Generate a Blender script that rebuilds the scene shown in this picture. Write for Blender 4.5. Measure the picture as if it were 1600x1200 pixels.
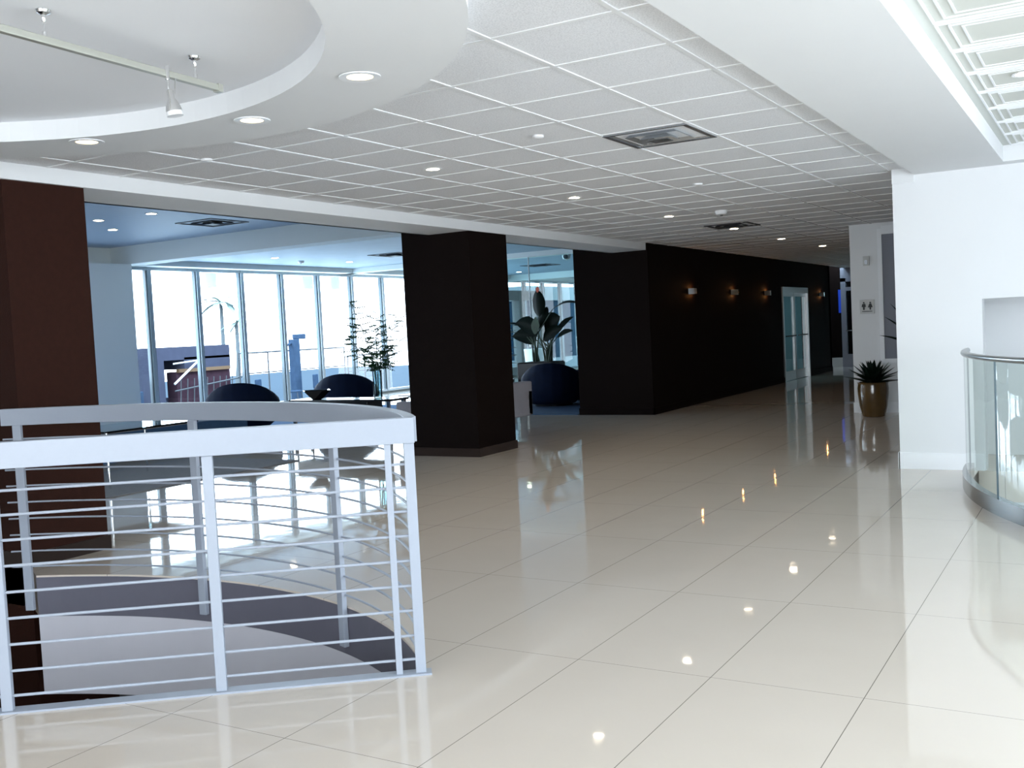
import bpy, bmesh, math, random
from mathutils import Vector, Matrix
from mathutils.geometry import delaunay_2d_cdt
for o in list(bpy.data.objects): bpy.data.objects.remove(o, do_unlink=True)
S = bpy.context.scene
C = S.collection
rnd = random.Random(7)
PI = math.pi

# ---------------------------------------------------------------- camera
cam = bpy.data.cameras.new('camera'); camo = bpy.data.objects.new('camera', cam); C.objects.link(camo)
cam.sensor_width = 36; cam.lens = 1584.4/1600*36; cam.clip_end = 300; cam.clip_start = .05
yaw, pitch, roll = .53492, .051843, .049754
fw = Vector((-math.sin(yaw)*math.cos(pitch), math.cos(yaw)*math.cos(pitch), -math.sin(pitch)))
rt = Vector((math.cos(yaw), math.sin(yaw), 0)); dn = fw.cross(rt)
r2 = rt*math.cos(roll)+dn*math.sin(roll); d2 = dn*math.cos(roll)-rt*math.sin(roll)
m = Matrix((r2, -d2, -fw)).transposed().to_4x4(); m.translation = Vector((0, 0, 1.44))
camo.matrix_world = m
S.camera = camo
# ---------------------------------------------------------------- world, exposure
S.view_settings.view_transform = 'Standard'; S.view_settings.look = 'None'
S.view_settings.gamma = 1; S.view_settings.use_curve_mapping = False
S.view_settings.exposure = -0.5
w = bpy.data.worlds.new('sky'); S.world = w; w.use_nodes = True
nt = w.node_tree; nt.nodes.clear()
bg = nt.nodes.new('ShaderNodeBackground'); out = nt.nodes.new('ShaderNodeOutputWorld')
tc = nt.nodes.new('ShaderNodeTexCoord'); sx = nt.nodes.new('ShaderNodeSeparateXYZ'); cr = nt.nodes.new('ShaderNodeValToRGB')
nt.links.new(tc.outputs['Generated'], sx.inputs[0]); nt.links.new(sx.outputs['Z'], cr.inputs[0])
cr.color_ramp.elements[0].position = 0; cr.color_ramp.elements[0].color = (.8, .9, 1, 1)
cr.color_ramp.elements[1].position = .6; cr.color_ramp.elements[1].color = (.6, .8, 1, 1)
nt.links.new(cr.outputs[0], bg.inputs[0]); nt.links.new(bg.outputs[0], out.inputs[0])
bg.inputs[1].default_value = 12

def area(name, loc, rot, sx_, sy_, power, col=(1, 1, 1), portal=False, spread=PI):
    l = bpy.data.lights.new(name, 'AREA'); l.shape = 'RECTANGLE'; l.size = sx_; l.size_y = sy_
    l.energy = power; l.color = col; l.spread = spread
    o = bpy.data.objects.new(name, l); o.location = loc; o.rotation_euler = rot; C.objects.link(o)
    if portal: l.cycles.is_portal = True
    return o
# daylight through the window wall of the lounge; unseen fill lamps added behind the camera and beside the right stair
area('sky_portal', (-16.7, 19.5, 1.6), (0, -PI/2, 0), 3.2, 29, 1, portal=True)
area('lounge_daylight', (-16.75, 19.3, 1.9), (0, -PI/2, 0), 2.2, 13.0, 950, (.62, .83, 1))
area('front_fill_light', (-1.0, -5.85, 1.35), (PI/2+.22, 0, 0), 6.6, 1.9, 280, (.95, .975, 1))
area('stair_fill_light', (3.35, 3.5, 1.5), (0, PI/2-.1, 0), 2.2, 8.0, 30, (.94, .97, 1))
fl = bpy.data.lights.new('camera_flash', 'SPOT'); fl.energy = 30; fl.spot_size = 1.35; fl.spot_blend = .6; fl.shadow_soft_size = .012
fo = bpy.data.objects.new('camera_flash', fl); C.objects.link(fo)
fm = m.copy(); fm.translation = Vector((0.01, 0, 1.515)); fo.matrix_world = fm

# ---------------------------------------------------------------- materials
M = {}
def mat(name, col, rough=.5, metal=0, spec=.5, emit=None, es=0, noise=None, bump=None, coat=0, trans=0):
    m_ = bpy.data.materials.new(name); m_.use_nodes = True; n = m_.node_tree; b = n.nodes['Principled BSDF']
    b.inputs['Base Color'].default_value = (*col, 1); b.inputs['Roughness'].default_value = rough
    b.inputs['Metallic'].default_value = metal; b.inputs['Specular IOR Level'].default_value = spec
    b.inputs['Coat Weight'].default_value = coat
    if emit: b.inputs['Emission Color'].default_value = (*emit, 1); b.inputs['Emission Strength'].default_value = es
    t = n.nodes.new('ShaderNodeTexCoord')
    if noise:
        sc, amt = noise
        z = n.nodes.new('ShaderNodeTexNoise'); z.inputs['Scale'].default_value = sc; z.inputs['Detail'].default_value = 4
        n.links.new(t.outputs['Object'], z.inputs['Vector'])
        mx = n.nodes.new('ShaderNodeMix'); mx.data_type = 'RGBA'
        mx.inputs[6].default_value = (*[c*(1-amt) for c in col], 1); mx.inputs[7].default_value = (*[min(1, c*(1+amt)) for c in col], 1)
        n.links.new(z.outputs['Fac'], mx.inputs[0]); n.links.new(mx.outputs[2], b.inputs['Base Color'])
    if bump:
        sc, st = bump
        z = n.nodes.new('ShaderNodeTexNoise'); z.inputs['Scale'].default_value = sc; z.inputs['Detail'].default_value = 3
        n.links.new(t.outputs['Object'], z.inputs['Vector'])
        bp = n.nodes.new('ShaderNodeBump'); bp.inputs['Strength'].default_value = st; bp.inputs['Distance'].default_value = .01
        n.links.new(z.outputs['Fac'], bp.inputs['Height']); n.links.new(bp.outputs[0], b.inputs['Normal'])
    M[name] = m_; return m_
mat('white_paint', (.76, .765, .765), .7, noise=(3, .015))
mat('coffer_paint', (.62, .63, .58), .7)
mat('white_gloss', (.83, .84, .85), .35)
mat('recess_paint', (.86, .87, .89), .75, noise=(2, .015))
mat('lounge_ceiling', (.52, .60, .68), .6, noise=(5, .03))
mat('lounge_plaster', (.72, .77, .76), .75, noise=(2, .02))
mat('dark_brown', (.0065, .0036, .003), .75, noise=(30, .2), bump=(180, .25), spec=.06)
mat('column_brown', (.028, .009, .0055), .7, noise=(25, .18), bump=(160, .3), spec=.12)
mat('dark_base', (.03, .02, .017), .3, spec=.12)
mat('rail_paint', (.34, .37, .43), .38, noise=(60, .02))
mat('steel', (.36, .36, .36), .2, metal=1)
mat('brushed', (.42, .43, .43), .3, metal=1, noise=(90, .1))
mat('chrome', (.85, .85, .85), .08, metal=1)
mat('track_metal', (.50, .50, .44), .4, metal=.6)
mat('fascia', (.125, .12, .15), .6, noise=(15, .05))
mat('drum_white', (.60, .58, .62), .7, noise=(6, .02))
mat('lower_grey', (.10, .09, .09), .7, noise=(5, .1))
mat('navy', (.004, .009, .028), .75, noise=(9, .3), bump=(220, .2), spec=.12)
mat('navy_light', (.030, .075, .15), .8, noise=(12, .2), bump=(220, .2))
mat('blue_rug', (.045, .14, .30), .95, noise=(20, .2), bump=(300, .5))
mat('grey_rug', (.21, .20, .21), .95, noise=(20, .15), bump=(300, .5))
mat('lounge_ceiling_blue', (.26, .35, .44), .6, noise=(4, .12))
mat('black_fabric', (.012, .013, .018), .8, bump=(220, .2), spec=.12)
mat('mauve_fabric', (.33, .31, .34), .85, noise=(40, .08), bump=(300, .3))
mat('black_gloss', (.008, .008, .01), .12)
mat('white_top', (.75, .78, .80), .25)
mat('mullion_metal', (.40, .47, .52), .3, metal=.35)
mat('mullion_dark', (.06, .09, .11), .4)
mat('grey_frame', (.16, .17, .17), .45)
mat('leaf', (.022, .06, .022), .45, noise=(8, .4))
mat('leaf_dark', (.004, .010, .006), .4, noise=(8, .4), spec=.12)
mat('leaf_fern', (.03, .11, .04), .5, noise=(8, .4))
mat('flower_orange', (.75, .12, .05), .5)
mat('stem', (.04, .07, .04), .55, noise=(20, .2))
mat('soil', (.02, .014, .01), .9, bump=(80, .6))
mat('pot_gold', (.085, .045, .010), .16, noise=(5, .35), coat=.6)
mat('pot_black', (.01, .01, .012), .35)
mat('white_pot', (.8, .82, .84), .3)
mat('lamp_on', (1, .9, .75), .5, emit=(1, .86, .66), es=60)
mat('lamp_warm', (1, .8, .5), .5, emit=(1, .83, .50), es=5)
mat('lamp_far', (1, .8, .5), .5, emit=(1, .82, .58), es=50)
mat('lamp_sconce', (1, .6, .2), .5, emit=(1, .52, .18), es=3)
mat('trim_white', (.8, .8, .8), .4)
mat('vent_dark', (.035, .035, .04), .5)
mat('vent_metal', (.42, .44, .46), .25, metal=.85)
mat('sign_plate', (.55, .55, .53), .4)
mat('sign_black', (.01, .01, .01), .5)
mat('louver', (.24, .25, .29), .6)
mat('screen_blue', (.02, .05, .3), .3, emit=(.02, .10, 1), es=.3)
mat('terrace', (.06, .08, .10), .8, noise=(2, .1), spec=.0)
mat('pavilion_grey', (.060, .066, .098), .8, noise=(3, .15), spec=.0)
mat('pavilion_red', (.060, .034, .046), .7, noise=(6, .3), spec=.0)
mat('pavilion_orange', (.15, .085, .04), .6)
mat('pale_metal', (.055, .065, .075), .5)
mat('outdoor_blue', (.045, .075, .125), .7, noise=(5, .3), spec=.0)
mat('blue_building', (.004, .015, .028), .9, spec=.0)
mat('pale_building', (.12, .14, .15), .8, spec=.0)
mat('palm_leaf', (.22, .30, .28), .7)
mat('olive', (.35, .30, .05), .7)
mat('room_wall', (.45, .60, .66), .8)

def floor_mat():
    m_ = bpy.data.materials.new('porcelain_floor'); m_.use_nodes = True; n = m_.node_tree; L = n.links; b = n.nodes['Principled BSDF']
    t = n.nodes.new('ShaderNodeTexCoord'); s = n.nodes.new('ShaderNodeSeparateXYZ'); L.new(t.outputs['Object'], s.inputs[0])
    def math_(op, a, v):
        q = n.nodes.new('ShaderNodeMath'); q.operation = op
        if hasattr(a, 'links'): L.new(a, q.inputs[0])
        else: q.inputs[0].default_value = a
        if hasattr(v, 'links'): L.new(v, q.inputs[1])
        else: q.inputs[1].default_value = v
        return q.outputs[0]
    def line(axis, off, per, half):
        a = math_('SUBTRACT', axis, off-per*100.5)
        a = math_('DIVIDE', a, per); a = math_('FRACT', a, 0); a = math_('SUBTRACT', a, .5); a = math_('ABSOLUTE', a, 0)
        return math_('LESS_THAN', a, half/per), math_('FLOOR', math_('DIVIDE', math_('SUBTRACT', axis, off-per*100), per), 0)
    jx, ix = line(s.outputs['X'], -2.02, .6, .0017); jy, iy = line(s.outputs['Y'], 3.859, 1.19, .0013)
    j = math_('MAXIMUM', jx, jy)
    z = n.nodes.new('ShaderNodeTexNoise'); z.inputs['Scale'].default_value = 2.5; z.inputs['Detail'].default_value = 5; L.new(t.outputs['Object'], z.inputs['Vector'])
    mx = n.nodes.new('ShaderNodeMix'); mx.data_type = 'RGBA'; L.new(z.outputs['Fac'], mx.inputs[0])
    mx.inputs[6].default_value = (.67, .585, .50, 1); mx.inputs[7].default_value = (.71, .625, .54, 1)
    m2 = n.nodes.new('ShaderNodeMix'); m2.data_type = 'RGBA'; L.new(j, m2.inputs[0]); L.new(mx.outputs[2], m2.inputs[6]); m2.inputs[7].default_value = (.22, .19, .16, 1)
    L.new(m2.outputs[2], b.inputs['Base Color'])
    b.inputs['Roughness'].default_value = .035; b.inputs['Specular IOR Level'].default_value = .7
    z2 = n.nodes.new('ShaderNodeTexNoise'); z2.inputs['Scale'].default_value = 3.2; L.new(t.outputs['Object'], z2.inputs['Vector'])
    bp = n.nodes.new('ShaderNodeBump'); bp.inputs['Strength'].default_value = .035; bp.inputs['Distance'].default_value = .02
    L.new(z2.outputs['Fac'], bp.inputs['Height']); L.new(bp.outputs[0], b.inputs['Normal'])
    M['floor'] = m_
floor_mat()
def tile_mat():
    mat('ceiling_tile', (.70, .70, .70), .85)
    n = M['ceiling_tile'].node_tree; b = n.nodes['Principled BSDF']; t = n.nodes.new('ShaderNodeTexCoord')
    z = n.nodes.new('ShaderNodeTexNoise'); z.inputs['Scale'].default_value = 140; z.inputs['Detail'].default_value = 5
    n.links.new(t.outputs['Object'], z.inputs['Vector'])
    c = n.nodes.new('ShaderNodeValToRGB'); c.color_ramp.elements[0].position = .38; c.color_ramp.elements[0].color = (.67, .67, .68, 1)
    c.color_ramp.elements[1].position = .55; c.color_ramp.elements[1].color = (.80, .80, .81, 1)
    n.links.new(z.outputs['Fac'], c.inputs[0]); n.links.new(c.outputs[0], b.inputs['Base Color'])
    bp = n.nodes.new('ShaderNodeBump'); bp.inputs['Strength'].default_value = .2; bp.inputs['Distance'].default_value = .004
    n.links.new(z.outputs['Fac'], bp.inputs['Height']); n.links.new(bp.outputs[0], b.inputs['Normal'])
tile_mat()
def glass(name, tint, refl=.9, rough=.0):
    m_ = bpy.data.materials.new(name); m_.use_nodes = True; n = m_.node_tree; n.nodes.clear()
    o = n.nodes.new('ShaderNodeOutputMaterial'); tr = n.nodes.new('ShaderNodeBsdfTransparent'); g = n.nodes.new('ShaderNodeBsdfGlossy')
    tr.inputs[0].default_value = (*tint, 1); g.inputs['Roughness'].default_value = rough; g.inputs[0].default_value = (refl, refl, refl, 1)
    f = n.nodes.new('ShaderNodeFresnel'); f.inputs[0].default_value = 1.45; mx = n.nodes.new('ShaderNodeMixShader')
    n.links.new(f.outputs[0], mx.inputs[0]); n.links.new(tr.outputs[0], mx.inputs[1]); n.links.new(g.outputs[0], mx.inputs[2]); n.links.new(mx.outputs[0], o.inputs[0])
    M[name] = m_
glass('window_glass', (.97, .99, 1)); glass('partition_glass', (.62, .85, .88)); glass('rail_glass', (.84, .92, .88)); glass('vase_glass', (.75, .88, .9)); glass('table_glass', (.6, .75, .78))

# ---------------------------------------------------------------- helpers
def B(): return bmesh.new()
def box(bm, x0, x1, y0, y1, z0, z1):
    vs = [bm.verts.new((x, y, z)) for x in (x0, x1) for y in (y0, y1) for z in (z0, z1)]
    for f in ((0, 1, 3, 2), (4, 6, 7, 5), (0, 4, 5, 1), (2, 3, 7, 6), (0, 2, 6, 4), (1, 5, 7, 3)): bm.faces.new([vs[i] for i in f])
    return bm
def obox(bm, c, u, lu, lv, z0, z1):      # oriented box: centre c, unit u, lengths along u and across
    u = Vector((u[0], u[1])).normalized(); v = Vector((-u.y, u.x)); c = Vector(c[:2]); vs = []
    for a in (-1, 1):
        for b in (-1, 1):
            for z in (z0, z1):
                p = c+u*a*lu/2+v*b*lv/2; vs.append(bm.verts.new((p.x, p.y, z)))
    for f in ((0, 1, 3, 2), (4, 6, 7, 5), (0, 4, 5, 1), (2, 3, 7, 6), (0, 2, 6, 4), (1, 5, 7, 3)): bm.faces.new([vs[i] for i in f])
    return bm
def tube(bm, pts, r, n=8, cap=True):
    pts = [Vector(p) for p in pts]; rings = []
    rs = r if isinstance(r, (list, tuple)) else [r]*len(pts)
    for i, p in enumerate(pts):
        d = (pts[min(i+1, len(pts)-1)]-pts[max(i-1, 0)]).normalized()
        a = d.cross(Vector((0, 0, 1)) if abs(d.z) < .95 else Vector((1, 0, 0))).normalized(); b = d.cross(a)
        rings.append([bm.verts.new(p+(a*math.cos(t)+b*math.sin(t))*rs[i]) for t in [2*PI*k/n for k in range(n)]])
    for A, Bq in zip(rings, rings[1:]):
        for k in range(n): bm.faces.new((A[k], A[(k+1) % n], Bq[(k+1) % n], Bq[k]))
    if cap: bm.faces.new(rings[0][::-1]); bm.faces.new(rings[-1])
    return bm
def lathe(bm, prof, c=(0, 0, 0), n=24, cap=True):
    rings = [[bm.verts.new((c[0]+r*math.cos(2*PI*k/n), c[1]+r*math.sin(2*PI*k/n), c[2]+z)) for k in range(n)] for r, z in prof]
    for A, Bq in zip(rings, rings[1:]):
        for k in range(n): bm.faces.new((A[k], A[(k+1) % n], Bq[(k+1) % n], Bq[k]))
    if cap: bm.faces.new(rings[0][::-1]); bm.faces.new(rings[-1])
    return bm
def inpoly(x, y, P):
    r = False; j = len(P)-1
    for i in range(len(P)):
        if (P[i][1] > y) != (P[j][1] > y) and x < (P[j][0]-P[i][0])*(y-P[i][1])/(P[j][1]-P[i][1])+P[i][0]: r = not r
        j = i
    return r
def sheet(bm, outer, holes, z0, z1):     # slab with holes
    pts = []; edges = []
    for P in [outer]+holes:
        s = len(pts); pts += [Vector(p) for p in P]; edges += [(s+i, s+(i+1) % len(P)) for i in range(len(P))]
    r = delaunay_2d_cdt(pts, edges, [], 0, 1e-5); v, f = r[0], r[2]
    up = [bm.verts.new((p.x, p.y, z1)) for p in v]; lo = [bm.verts.new((p.x, p.y, z0)) for p in v]
    cnt = {}
    for t in f:
        cx = sum(v[i].x for i in t)/len(t); cy = sum(v[i].y for i in t)/len(t)
        if not inpoly(cx, cy, outer) or any(inpoly(cx, cy, h) for h in holes): continue
        bm.faces.new([up[i] for i in t]); bm.faces.new([lo[i] for i in reversed(t)])
        for a, b in zip(t, list(t[1:])+[t[0]]): cnt[(a, b)] = 1
    for (a, b) in cnt:
        if (b, a) not in cnt: bm.faces.new((up[a], lo[a], lo[b], up[b]))
    return bm
def arcpts(c, R, a0, a1, n): return [(c[0]+R*math.cos(a0+(a1-a0)*i/n), c[1]+R*math.sin(a0+(a1-a0)*i/n)) for i in range(n+1)]
def ribbon(bm, inner, outer, z0, z1):    # closed strip between two equal-length polylines
    n = len(inner); q = []
    for i in range(n): q.append([bm.verts.new((*inner[i], z0)), bm.verts.new((*inner[i], z1)), bm.verts.new((*outer[i], z1)), bm.verts.new((*outer[i], z0))])
    for i in range(n-1):
        for k in range(4): bm.faces.new((q[i][k], q[i][(k+1) % 4], q[i+1][(k+1) % 4], q[i+1][k]))
    bm.faces.new(q[0][::-1]); bm.faces.new(q[-1]); return bm
def obj(name, bm, m_, parent=None, smooth=False, bevel=0, loc=None):
    bmesh.ops.recalc_face_normals(bm, faces=bm.faces)
    me = bpy.data.meshes.new(name); bm.to_mesh(me); bm.free(); me.materials.append(M[m_])
    if smooth: me.polygons.foreach_set('use_smooth', [True]*len(me.polygons)); me.set_sharp_from_angle(angle=.7)
    o = bpy.data.objects.new(name, me); C.objects.link(o)
    if parent: o.parent = parent
    if loc: o.location = loc
    if bevel:
        q = o.modifiers.new('bevel', 'BEVEL'); q.width = bevel; q.segments = 3; q.limit_method = 'ANGLE'
    return o
def struct(name, bm, m_, parent=None, **k):
    o = obj(name, bm, m_, parent, **k)
    if not parent: o['kind'] = 'structure'
    return o
def thing(name, label, cat, loc=(0, 0, 0), rz=0, group=None):
    o = bpy.data.objects.new(name, None); C.objects.link(o); o.location = loc; o.rotation_euler = (0, 0, rz)
    o.empty_display_size = .1; o['label'] = label; o['category'] = cat
    if group: o['group'] = group
    return o
def tag(o, label, cat, group=None):
    o['label'] = label; o['category'] = cat
    if group: o['group'] = group
    return o
def dup(root, loc, rz=None, label=None, scale=None):
    r = root.copy(); C.objects.link(r); r.location = loc
    if rz is not None: r.rotation_euler = (0, 0, rz)
    if label: r['label'] = label
    if scale: r.scale = (scale,)*3
    for ch in list(root.children):
        c = ch.copy(); C.objects.link(c); c.parent = r
        for g in list(ch.children):
            d = g.copy(); C.objects.link(d); d.parent = c
    return r

# ================================================================= SETTING
ZC = 2.73
VC, VR = (-4.66, 1.31), 3.07                 # round stair opening
U = Vector((-.785, -.619)); C0 = Vector((-2.55, 3.45))
# chord end: intersection with the circle on the far side
end_t = 5.62; CE = C0+U*end_t
a0 = math.atan2(C0.y-VC[1], C0.x-VC[0]); aE = math.atan2(4.06-VC[1], -6.09-VC[0])
aC = math.atan2(CE.y-VC[1], CE.x-VC[0])
def rdel(a): f = max(0, min(1, (a-a0)/.45)); return -.065*(1-f)**2
def varc(R, a_, b2, n): return [(VC[0]+(R+rdel(a))*math.cos(a), VC[1]+(R+rdel(a))*math.sin(a)) for a in [a_+(b2-a_)*i/n for i in range(n+1)]]
arc = varc(VR, a0, aE, 48)
void = [tuple(C0)]+arc[1:]+[(-6.34, 4.17), (-7.28, 4.17), (-7.9, 3.2), (-8.0, 1.4), tuple(CE)]
GC, GR = (2.91, 9.4), 4.0                    # curved glass rail
gar = arcpts(GC, GR, PI-math.asin(.35/4) if False else PI-.0, PI+1.25, 40)
gvoid = [(-1.09, 9.8)]+gar+[(3.1, gar[-1][1]), (3.1, 9.8)]
gin = arcpts(GC, GR-.06, PI, PI+1.25, 40)
gvoid_in = [(-1.03, 9.78)]+gin+[(3.05, gin[-1][1]), (3.05, 9.78)]
bm = B(); sheet(bm, [(-16.5, -6), (3.4, -6), (3.4, 34), (-16.5, 34)], [void, gvoid_in], -.27, 0)
struct('floor', bm, 'floor')
# linings of the round opening
bm = B(); ribbon(bm, varc(VR-.004, a0, aE, 48), varc(VR+.08, a0, aE, 48), -.27, -.012); struct('trim_1', bm, 'fascia')
bm = B(); ribbon(bm, varc(VR-.004, a0, aE, 48), varc(VR+.12, a0, aE, 48), -.789, -.271); struct('trim_2', bm, 'drum_white')
bm = B()
for px_ in ((-5.74, 4.10), (-5.51, 4.17)): box(bm, px_[0]-.012, px_[0]+.012, px_[1]-.012, px_[1]+.012, -3.4, -.80)
struct('trim_3', bm, 'rail_paint')
bm = B(); box(bm, -12, 4.2, -6, 12, -3.5, -3.4); struct('floor_lower', bm, 'lower_grey')
bm = B(); box(bm, -8.4, -1.2, 6.2, 6.3, -3.4, -.28); box(bm, -8.5, -8.4, -2, 6.2, -3.4, -.28); box(bm, -8.5, -1.2, -2.1, -2, -3.4, -.28); struct('wall_lower', bm, 'lower_grey')
# right stair well lining
bm = B(); ribbon(bm, [(-1.03, 9.78)]+gin, [(-1.09, 9.78)]+arcpts(GC, GR, PI, PI+1.25, 40), -2.6, -.005); struct('trim_4', bm, 'white_paint')
bm = B(); box(bm, -1.2, 4.2, 4, 14.4, -2.7, -2.6); struct('floor_stairwell', bm, 'white_paint')

# tile ceiling with round coffer opening
OC, OR_ = (-4.16, 2.03), 2.45; IC, IR = (-4.22, 1.92), 2.0
oc = arcpts(OC, OR_-.02, 0, 2*PI, 72)[:-1]
bm = B(); sheet(bm, [(-6.31, -6), (-1.5, -6), (-1.5, 9.8), (3.4, 9.8), (3.4, 30), (-6.31, 30)], [[p for p in oc]], ZC, ZC+.03) if False else None
bm = B(); sheet(bm, [(-6.9, -6), (-1.5, -6), (-1.5, 9.8), (3.4, 9.8), (3.4, 30), (-6.31, 30), (-6.31, 4.1), (-6.9, 4.1)], [oc], ZC, ZC+.03)
struct('ceiling', bm, 'ceiling_tile')
bm = B(); X = -1.721; ZT = ZC-.006
while X > -6.3:
    if X > -1.8 or True:
        # main runner, interrupted by the round drop
        dx = X-OC[0]
        if abs(dx) < OR_:
            h = math.sqrt(OR_**2-dx*dx); box(bm, X-.012, X+.012, OC[1]+h, 30, ZT, ZC+.002); box(bm, X-.012, X+.012, -6, OC[1]-h, ZT, ZC+.002)
        else: box(bm, X-.012, X+.012, -6, 30, ZT, ZC+.002)
    X -= .612
X = -1.109
while X < 3.3: box(bm, X-.012, X+.012, 9.85, 15.3, ZT, ZC+.002); X += .612
Y = 3.893-.6*16
while Y < 30:
    dy = Y-OC[1]; x1 = -1.5 if Y < 9.8 else (3.3 if Y < 15.3 else -3.2)
    if abs(dy) < OR_:
        h = math.sqrt(OR_**2-dy*dy)
        if OC[0]-h > -6.3: box(bm, -6.3, OC[0]-h, Y-.012, Y+.012, ZT+.001, ZC+.002)
        box(bm, OC[0]+h, x1, Y-.012, Y+.012, ZT+.001, ZC+.002)
    else: box(bm, -6.3, x1, Y-.012, Y+.012, ZT+.001, ZC+.002)
    Y += .6
struct('trim_5', bm, 'trim_white')
# round dropped ring and raised centre
bm = B(); sheet(bm, arcpts(OC, OR_, 0, 2*PI, 96)[:-1], [arcpts(IC, IR, 0, 2*PI, 96)[:-1]], 2.65, 2.762)
struct('ceiling_ring', bm, 'white_paint')
bm = B(); sheet(bm, arcpts(IC, IR+.1, 0, 2*PI, 64)[:-1], [], 2.76, 2.79)
struct('ceiling_raised', bm, 'recess_paint')
# white bulkhead on the right and coffered ceiling beyond it
bm = B(); box(bm, -1.5, -.76, -6, 9.8, 2.665, 2.9); box(bm, -.76, 3.4, 9.6, 9.8, 2.665, 2.9); struct('ceiling_bulkhead', bm, 'white_paint')
bm = B(); box(bm, -.76, 3.4, -6, 9.6, 2.80, 2.83); struct('ceiling_coffered', bm, 'coffer_paint')
bm = B()
for i in range(7):
    for k in range(16):
        cx = -.72+.31+.615*i; cy = 9.59-.31-.615*k
        if cy < 2.5: continue
        for h, zz in ((.292, .009), (.238, .007), (.184, .005)):
            w_ = .011
            for (x0, x1, y0, y1) in ((-h, h, h-w_, h), (-h, h, -h, -h+w_), (-h, -h+w_, -h+w_, h-w_), (h-w_, h, -h+w_, h-w_)):
                box(bm, cx+x0, cx+x1, cy+y0, cy+y1, 2.80-zz, 2.80)
struct('trim_6', bm, 'white_gloss')
# beam along the column line and lounge ceilings
bm = B(); box(bm, -6.95, -6.31, 4.0, 15.0, 2.62, 2.9); box(bm, -7.4, -6.31, -6, 4.1, 2.74, 2.9); struct('ceiling_beam', bm, 'white_paint')
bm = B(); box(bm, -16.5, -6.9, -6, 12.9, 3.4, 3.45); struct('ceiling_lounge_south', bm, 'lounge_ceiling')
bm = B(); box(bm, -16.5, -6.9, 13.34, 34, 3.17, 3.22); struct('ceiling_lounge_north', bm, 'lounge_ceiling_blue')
bm = B(); box(bm, -6.95, -6.9, -6, 15, 2.62, 3.45); struct('wall_beam_upstand', bm, 'white_paint')
bm = B(); box(bm, -16.4, -6.95, 12.9, 13.35, 3.06, 3.4)
box(bm, -16.4, -6.95, 19.6, 19.9, 3.06, 3.17); box(bm, -16.4, -6.95, 27.2, 27.5, 2.98, 3.17); box(bm, -16.38, -16.0, 13.3, 33, 3.06, 3.17); struct('ceiling_cross_beam', bm, 'lounge_plaster')
# walls
bm = B(); box(bm, -1.69, -.97, 9.8, 9.98, 0, 2.74); box(bm, -.97, 3.4, 9.8, 9.98, 1.52, 2.74); box(bm, -1.69, -1.5, 9.78, 9.98, 2.6, 2.75); struct('wall_right', bm, 'white_paint')
bm = B(); box(bm, -1.70, -.98, 9.783, 9.80, 0, .15); box(bm, -1.705, -1.69, 9.783, 9.98, 0, .15); struct('baseboard_right', bm, 'white_gloss')
bm = B(); box(bm, -1.1, 3.5, 10.9, 11.0, -2.6, 2.7); box(bm, -1.15, -1.08, 9.98, 10.95, -2.6, 2.7); box(bm, -1.1, 3.5, 9.98, 10.9, 2.6, 2.7); box(bm, -.97, 3.4, 9.80, 9.9, -2.6, -.27); struct('wall_stairwell', bm, 'white_paint')
bm = B(); box(bm, -3.25, 3.4, 15.3, 15.5, 0, 2.74); box(bm, -3.25, -3.05, 15.5, 29.0, 0, 2.74); struct('wall_restroom', bm, 'white_paint')
bm = B(); box(bm, -3.262, 1, 15.283, 15.3, 0, .15); struct('baseboard_restroom', bm, 'white_gloss')
bm = B(); box(bm, 3.4, 3.5, 9.8, 15.5, -.2, 2.8); box(bm, 3.4, 3.5, -6, 9.98, -2.7, .3); box(bm, 3.4, 3.5, -6, 9.98, 2.66, 2.9); box(bm, 3.4, 3.5, -6, -.6, .3, 2.66); box(bm, 3.4, 3.5, 7.6, 9.98, .3, 2.66); struct('wall_stair_side', bm, 'white_paint')  # unseen side wall, opening added for the stair fill lamp
# wall behind the camera with an opening made for the added fill lamp
bm = B(); box(bm, -16.5, -4.4, -6.1, -6, 0, 3.5); box(bm, 2.4, 3.5, -6.1, -6, 0, 2.9); box(bm, -4.4, 2.4, -6.1, -6, 0, .3); box(bm, -4.4, 2.4, -6.1, -6, 2.75, 3.0); struct('wall_front', bm, 'white_paint')
# dark block: hollow, with a doorway
DY0, DY1 = 22.55, 24.75
bm = B()
box(bm, -7.6, -6.29, 15.0, 15.15, 0, 3.3); box(bm, -6.44, -6.29, 15.15, DY0, 0, 2.73); box(bm, -6.44, -6.29, DY1, 27.1, 0, 2.73); box(bm, -6.44, -6.29, DY0, DY1, 2.13, 2.73)
box(bm, -7.6, -6.29, 26.95, 27.1, 0, 3.3); box(bm, -7.6, -7.45, 15.15, 26.95, 0, 3.3); box(bm, -7.45, -6.29, 15.15, 26.95, 2.75, 3.3)
struct('wall_left', bm, 'dark_brown')
bm = B(); box(bm, -6.29, -6.275, 14.985, DY0, 0, .11); box(bm, -6.29, -6.275, DY1, 27.1, 0, .11); box(bm, -7.61, -6.275, 14.985, 15.0, 0, .11); struct('baseboard_left', bm, 'dark_brown')
bm = B(); box(bm, -7.44, -7.40, 21.5, 26, 0, 2.7); box(bm, -7.4, -6.45, 21.5, 21.54, 0, 2.7); box(bm, -7.4, -6.45, 25.9, 25.94, 0, 2.7); box(bm, -7.4, -6.45, 21.54, 25.9, 2.6, 2.7); struct('wall_office', bm, 'room_wall')
area('office_ceiling_light', (-6.95, 23.6, 2.55), (0, 0, 0), .5, 2.5, 16, (.75, .95, 1))
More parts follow.
